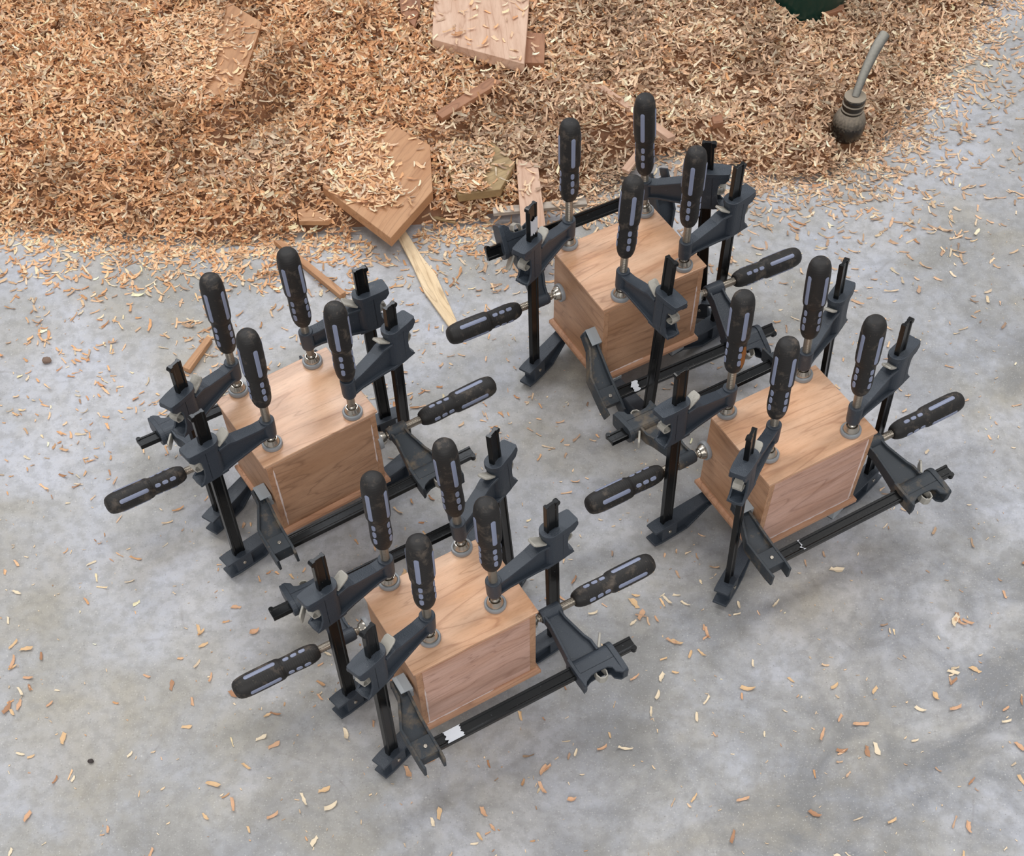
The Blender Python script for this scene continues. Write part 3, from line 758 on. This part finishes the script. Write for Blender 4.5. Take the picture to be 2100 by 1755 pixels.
def chip_mesh(name, pos, yaw, tilt, rollv, scale, var, tones, variants_, extra=None):
    n = len(pos); V = np.stack(variants_)[var] * scale[:, None, None]
    cy, sy = np.cos(yaw), np.sin(yaw); ct, st_ = np.cos(tilt), np.sin(tilt); c3, s3 = np.cos(rollv), np.sin(rollv)
    x, y, z = V[..., 0], V[..., 1], V[..., 2]
    y, z = y * c3[:, None] - z * s3[:, None], y * s3[:, None] + z * c3[:, None]
    x, z = x * ct[:, None] - z * st_[:, None], x * st_[:, None] + z * ct[:, None]
    x, y = x * cy[:, None] - y * sy[:, None], x * sy[:, None] + y * cy[:, None]
    P3 = np.stack([x, y, z], -1)
    P3[..., 2] -= P3[..., 2].min(1)[:, None] * .8
    P3 += pos[:, None, :]
    P3[..., 2] = np.maximum(P3[..., 2], .0004)
    verts = P3.reshape(-1, 3)
    F = (CF[None] + (np.arange(n) * 15)[:, None, None]).reshape(-1, 4)
    col = np.repeat(np.concatenate([tones, np.ones((n, 1))], 1), 15, 0)
    if extra is not None:
        ev, ef, ec = extra; F = np.concatenate([F, ef + len(verts)]); verts = np.concatenate([verts, ev]); col = np.concatenate([col, ec])
    me = bpy.data.meshes.new(name)
    me.vertices.add(len(verts)); me.vertices.foreach_set('co', verts.astype(np.float32).ravel())
    me.loops.add(F.size); me.loops.foreach_set('vertex_index', F.astype(np.int32).ravel())
    me.polygons.add(len(F)); me.polygons.foreach_set('loop_start', (np.arange(len(F)) * 4).astype(np.int32))
    me.update(calc_edges=True)
    at = me.attributes.new('tone', 'FLOAT_COLOR', 'POINT'); at.data.foreach_set('color', col.astype(np.float32).ravel())
    me.materials.append(M['chips'])
    o = bpy.data.objects.new(name, me); C.objects.link(o)
    return o
TO = np.array([lin(c)[:3] for c in ((234, 184, 140), (224, 172, 126), (216, 160, 112), (242, 204, 164), (236, 190, 148), (200, 144, 102))])
TT = np.array([lin(c)[:3] for c in ((226, 192, 158), (212, 176, 144), (236, 210, 180), (196, 160, 132), (178, 146, 122), (222, 180, 146))])
TP = np.array([lin(c)[:3] for c in ((246, 226, 194), (238, 212, 176), (222, 200, 170), (208, 188, 162))])
def tones_for(x, y, r):
    """orange shavings to the left of the heap, mixed paler tan to the right"""
    n = len(x)
    pr = np.clip((x + .25) / .5, 0, 1) * .78 + .14
    pk = np.exp(-((x + .37) / .09) ** 2 - ((y - 1.81) / .07) ** 2) * .7 + np.exp(-((x - .13) / .12) ** 2 - ((y - 1.85) / .12) ** 2) * .5
    pr = np.clip(pr + pk, 0, .95)
    u = r.random(n); o = TO[r.integers(0, len(TO), n)]
    t2 = TT[r.integers(0, len(TT), n)]; p = TP[r.integers(0, len(TP), n)]
    blot = (vnoise(x, y, .12, 55) * .6 + vnoise(x, y, .04, 56) * .4)
    shade = 1 - .30 * np.clip((blot - .45) / .25, 0, 1) * (r.random(n) < .8)
    c_ = np.where((u < pr)[:, None], t2, o); c_ = np.where((r.random(n) < .10)[:, None], p, c_)
    return np.clip(c_ * np.array([[1.10, 1.15, 1.16]]) * r.uniform(.80, 1.22, (n, 1)) * shade[:, None], 0, .95)
CV = chip_variants(24, .0115, .0225, .0028, .0050, 5)
# cover of each offcut by shavings
PENTA_COVERED = [(-0.261,1.918),(-0.189,1.886),(-0.167,1.8),(-0.144,1.715),(-0.166,1.681),(-0.213,1.689),(-0.246,1.714),(-0.283,1.74)]
PLANK_BARE = [(-0.471,2.223),(-0.397,2.152),(-0.424,1.964),(-0.481,1.954),(-0.47,2.095)]
OLIVE_BARE = [(0.002,1.849),(0.045,1.789),(0.018,1.722),(-0.017,1.738),(0.004,1.797)]
def cover(k, x, y):
    if k == 'plank_a': return np.where(inside(x, y, PLANK_BARE), .12, 1.3)
    if k == 'penta': return np.where(inside(x, y, PENTA_COVERED), .62, .05)
    if k == 'olive_board': return np.where(inside(x, y, OLIVE_BARE), .06, 1.0)
    return {'board_top': .03, 'board_behind': .03, 'dark_top': .08, 'board_c': .10, 'grey_strip': .3, 'strip_right': .02, 'strip_brown': .02, 'block_small': .1}.get(k, .04) + 0 * x
N = 145000
x = rng.uniform(-1.25, 1.25, N); y = rng.uniform(1.55, 2.62, N)
d = sgn_dist(x, y)
keep = (rng.random(N) < np.where(d > 0, np.clip(.9 + d / .06, 0, 1), .60 * np.exp(np.minimum(d, 0) / .030))) | (rng.random(N) < .16 * np.exp(np.minimum(d, 0) / .09) * (.3 + 1.4 * vnoise(x, y, .07, 77)))
x, y, d = x[keep], y[keep], d[keep]
z = pile_h(x, y) + rng.uniform(-.001, .010, len(x)) * np.clip(d / .04, 0, 1)
tl = rng.normal(0, .30, len(x)) * np.clip(.25 + d / .05, .15, 1); rl = rng.normal(0, .7, len(x)) * np.clip(.25 + d / .05, .15, 1)
ok = np.ones(len(x), bool)
for k, (P_, zz) in SCRAP.items():
    ins = inside(x, y, P_)
    cv = cover(k, x, y)
    ok &= ~(ins & (rng.random(len(x)) > cv))
    z = np.where(ins, zz + rng.uniform(0, .003, len(x)) + np.where(cv > .6, rng.uniform(0, .004, len(x)), 0), z); tl = np.where(ins, tl * .3, tl); rl = np.where(ins, rl * .3, rl)
    if k not in ('plank_a', 'olive_board', 'penta'):   # keep neighbouring chips from burying the clean boards
        near = (~ins) & (poly_dist(x, y, P_, True) < .007)
        ok &= ~(near & (rng.random(len(x)) < .5))
# the green tin and the rubber bulb stand clear of the heap
ok &= (np.hypot(x - .612, y - 1.857) > .026) & (np.hypot(x - .588, y - 2.175) > .066)
x, y, z, tl, rl = x[ok], y[ok], z[ok], tl[ok], rl[ok]; n = len(x)
# ground heap beneath the loose top layer
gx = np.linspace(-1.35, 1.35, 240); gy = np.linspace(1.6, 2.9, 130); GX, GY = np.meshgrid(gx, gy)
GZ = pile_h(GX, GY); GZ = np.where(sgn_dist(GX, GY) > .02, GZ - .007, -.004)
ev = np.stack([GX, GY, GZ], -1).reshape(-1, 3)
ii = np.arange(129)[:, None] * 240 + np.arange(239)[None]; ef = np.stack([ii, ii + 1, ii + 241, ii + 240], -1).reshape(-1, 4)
ec = np.concatenate([np.array([lin((150, 106, 74))[:3]]) * rng.uniform(.7, 1.2, (len(ev), 1)), np.ones((len(ev), 1))], 1)  # heap base darker than the chips, putting gap shade into its colour
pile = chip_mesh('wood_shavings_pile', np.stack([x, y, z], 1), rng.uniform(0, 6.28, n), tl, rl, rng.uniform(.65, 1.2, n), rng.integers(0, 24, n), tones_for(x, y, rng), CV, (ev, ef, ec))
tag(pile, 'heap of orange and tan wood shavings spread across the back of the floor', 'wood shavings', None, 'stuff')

# loose shavings on the bare slab: density falls away from the heap, with small clumps
FOOT = []
for (k, bx, by, yaw, W, D, zb, zt) in BOXES:
    FOOT.append((bx, by, yaw, W / 2 + .012, D / 2 + .012))
def free(px, py):
    r = np.ones(px.shape, bool)
    for bx, by, yaw, w_, d_ in FOOT:
        u = (px - bx) * math.cos(yaw) + (py - by) * math.sin(yaw); v = -(px - bx) * math.sin(yaw) + (py - by) * math.cos(yaw)
        r &= ~((abs(u) < w_) & (abs(v) < d_))
    for n_, O, R, gap, hz, hh, ang in CLAMPS:
        if n_[1] in '56': continue
        ax_, ay_ = O[0], O[1]; bx_, by_ = O[0] + R[0][0] * (T + .028), O[1] + R[1][0] * (T + .028)
        r &= poly_dist(px, py, [(ax_, ay_), (bx_, by_)], False) > .018
    return r
def scatter(N_, r, dens):
    x = r.uniform(-1.05, 1.15, N_); y = r.uniform(.48, 2.45, N_); d = sgn_dist(x, y)
    k = (d < -.012) & (r.random(N_) < dens(x, y, d)) & free(x, y)
    return x[k], y[k]
def dens_f(x, y, d):
    cl = vnoise(x, y, .055, 9) ** 3 * 2.2
    left = np.exp(-((x + .62) / .40) ** 2 - ((y - 1.48) / .26) ** 2) * 1.0
    mid = np.exp(-((x + .0) / .55) ** 2 - ((y - 1.35) / .22) ** 2) * .30
    return np.clip((np.exp(d / .11) * .85 + left + mid + .06 + .12 * (y < 1.02)) * (.15 + cl), 0, 1)
r2 = np.random.default_rng(21)
x, y = scatter(19000, r2, dens_f)
# the 300 nearest of the larger ones are separate things, the rest one loose scatter
far = y > 1.47
xs, ys = x[far], y[far]
n = len(xs)
tn = tones_for(xs, ys, r2)
c1 = chip_mesh('scattered_shavings', np.stack([xs, ys, np.full(n, .0006)], 1), r2.uniform(0, 6.28, n), r2.normal(0, .08, n), r2.normal(0, .15, n), r2.uniform(.6, 1.15, n), r2.integers(0, 24, n), tn, CV)
tag(c1, 'loose shavings strewn on the concrete along the foot of the heap', 'wood shavings', None, 'stuff')
# crumbs and dust specks everywhere on the slab
SV = chip_variants(12, .002, .008, .0008, .0026, 8)
x3 = r2.uniform(-1.05, 1.15, 9000); y3 = r2.uniform(.48, 2.45, 9000); d3 = sgn_dist(x3, y3)
k3 = (d3 < 0) & (r2.random(9000) < np.clip(.34 + .7 * np.exp(d3 / .25), 0, 1) * (.4 + vnoise(x3, y3, .09, 31))) & free(x3, y3)
x3, y3 = x3[k3], y3[k3]; n = len(x3)
tn = np.where((r2.random(n) < .62)[:, None], TP[r2.integers(0, 4, n)], tones_for(x3, y3, r2))
c2 = chip_mesh('sawdust_crumbs', np.stack([x3, y3, np.full(n, .0004)], 1), r2.uniform(0, 6.28, n), r2.normal(0, .05, n), r2.normal(0, .1, n), r2.uniform(.5, 1.1, n), r2.integers(0, 12, n), tn, SV)
tag(c2, 'fine pale sawdust crumbs and splinters sprinkled over the concrete', 'sawdust', None, 'stuff')
xn, yn = x[~far], y[~far]
wt = np.where(yn < 1.0, 3.0, 1.0) * (.3 + r2.random(len(xn))); order = np.argsort(-wt)[:300]; rest = np.argsort(-wt)[300:]
n = len(rest)
c3 = chip_mesh('small_scattered_shavings', np.stack([xn[rest], yn[rest], np.full(n, .0006)], 1), r2.uniform(0, 6.28, n), r2.normal(0, .07, n), r2.normal(0, .15, n), r2.uniform(.45, .9, n), r2.integers(0, 24, n), tones_for(xn[rest], yn[rest], r2), CV)
tag(c3, 'smaller broken shavings dusted between the clamps on the concrete', 'wood shavings', None, 'stuff')
IV = chip_variants(14, .009, .020, .0022, .0066, 15)
cm = []
for i, vv in enumerate(IV):
    for mt in ('chip_orange', 'chip_tan', 'chip_pale', 'chip_brown'):
        me = bpy.data.meshes.new('wood_shaving'); me.from_pydata([tuple(p) for p in vv], [], [tuple(q) for q in CF.tolist()])
        me.materials.append(M[mt]); me.update(); cm.append(me)
def zone(px, py):
    if py < .72: return 'at the bottom edge, before the nearest box' if px < .12 else 'at the bottom right floor corner'
    if px < -.36: return 'below and left of the left box' if py < 1.05 else 'left of the left box'
    if py > 1.28: return 'behind the left box' if px < -.0 else ('right of the farthest box' if px > .30 else 'between the left and farthest boxes')
    if px > .52: return 'right of the right box'
    if px > .12: return 'in front of the right box' if py < 1.0 else 'between the farthest and right boxes'
    return 'between the left and nearest boxes' if px < -.1 else 'between the nearest and right boxes'
src = bpy.data.objects.new('wood_shaving', cm[0])
for q, i in enumerate(order):
    o = src if q == 0 else src.copy()
    mi = int(r2.choice(4, p=(.36, .26, .26, .12)))
    o.data = cm[int(r2.integers(0, 14)) * 4 + mi]
    s = float(r2.uniform(.75, 1.15)); o.scale = (s, s, s)
    o.location = (float(xn[i]), float(yn[i]), .0006); o.rotation_euler = (float(r2.normal(0, .06)), float(r2.normal(0, .05)), float(r2.uniform(0, 6.28)))
    C.objects.link(o)
    tone = ('orange', 'tan', 'pale', 'dark brown')[mi]; zn = zone(float(xn[i]), float(yn[i]))
    tag(o, tone + ' wood shaving on the concrete ' + zn, 'wood shaving', tone + ' shavings ' + zn)

# ------------------------------------------------------------------ rubber bulb with hose
r = empty('rubber_bulb', Matrix.Translation((.612, 1.857, .018)), 'dusty black rubber bulb with bent grey hose, standing in the shavings at the upper right', 'bulb')
mb = MB(); mb.lathe([(.012, .0), (.020, .003), (.026, .012), (.0285, .024), (.0275, .036), (.0225, .048), (.0175, .055)], 40)
mb.build('bulb_body', M['black_rubber'], r, 0, True)
mb = MB(); mb.lathe([(.0172, .050), (.0185, .052), (.0185, .057), (.0168, .0585), (.0168, .0605), (.0187, .062), (.0190, .068), (.0172, .0695), (.0172, .071), (.0186, .0725), (.0190, .077), (.0180, .080), (.0100, .0805)], 36)
mb.build('collar', M['black_rubber'], r, 0, True)
mb = MB()
pts = [(.0, .0, .078), (.004, .008, .088), (.011, .021, .101), (.019, .034, .113), (.028, .047, .125), (.037, .059, .134), (.046, .070, .141)]
mb.tube(pts, [.0064, .0068, .0074, .0080, .0086, .0092, .0088], 20)
mb.build('hose', M['hose'], r, 0, True)
# green tin at the top edge
r = empty('metal_tin', Matrix.Translation((.588, 2.175, .0)), 'dark green round tin cut off by the top edge', 'tin')
mb = MB(); mb.lathe([(.060, .0), (.062, .002), (.062, .190), (.064, .192), (.064, .197), (.060, .197), (.060, .004)], 64); mb.build('tin_body', M['green'], r, 0, True)
# pebbles
def pebble(loc, s, mt, lab, seed):
    rr = random.Random(seed); bm = bmesh.new(); bmesh.ops.create_icosphere(bm, subdivisions=2, radius=1)
    for v in bm.verts: v.co *= rr.uniform(.8, 1.12); v.co.x *= s; v.co.y *= s * .8; v.co.z *= s * .55
    zmin = min(v.co.z for v in bm.verts)
    for v in bm.verts: v.co.z -= zmin
    me = bpy.data.meshes.new('pebble'); bm.to_mesh(me); bm.free(); me.materials.append(M[mt])
    o = bpy.data.objects.new('pebble', me); C.objects.link(o); o.location = loc; tag(o, lab, 'pebble')
pebble((-.704, 1.423, 0), .008, 'pebble', 'brown pebble on the floor near the left edge of the picture', 1)
pebble((-.5445, .7216, 0), .0042, 'pebble_dark', 'tiny dark pebble on bare concrete at the lower left', 2)
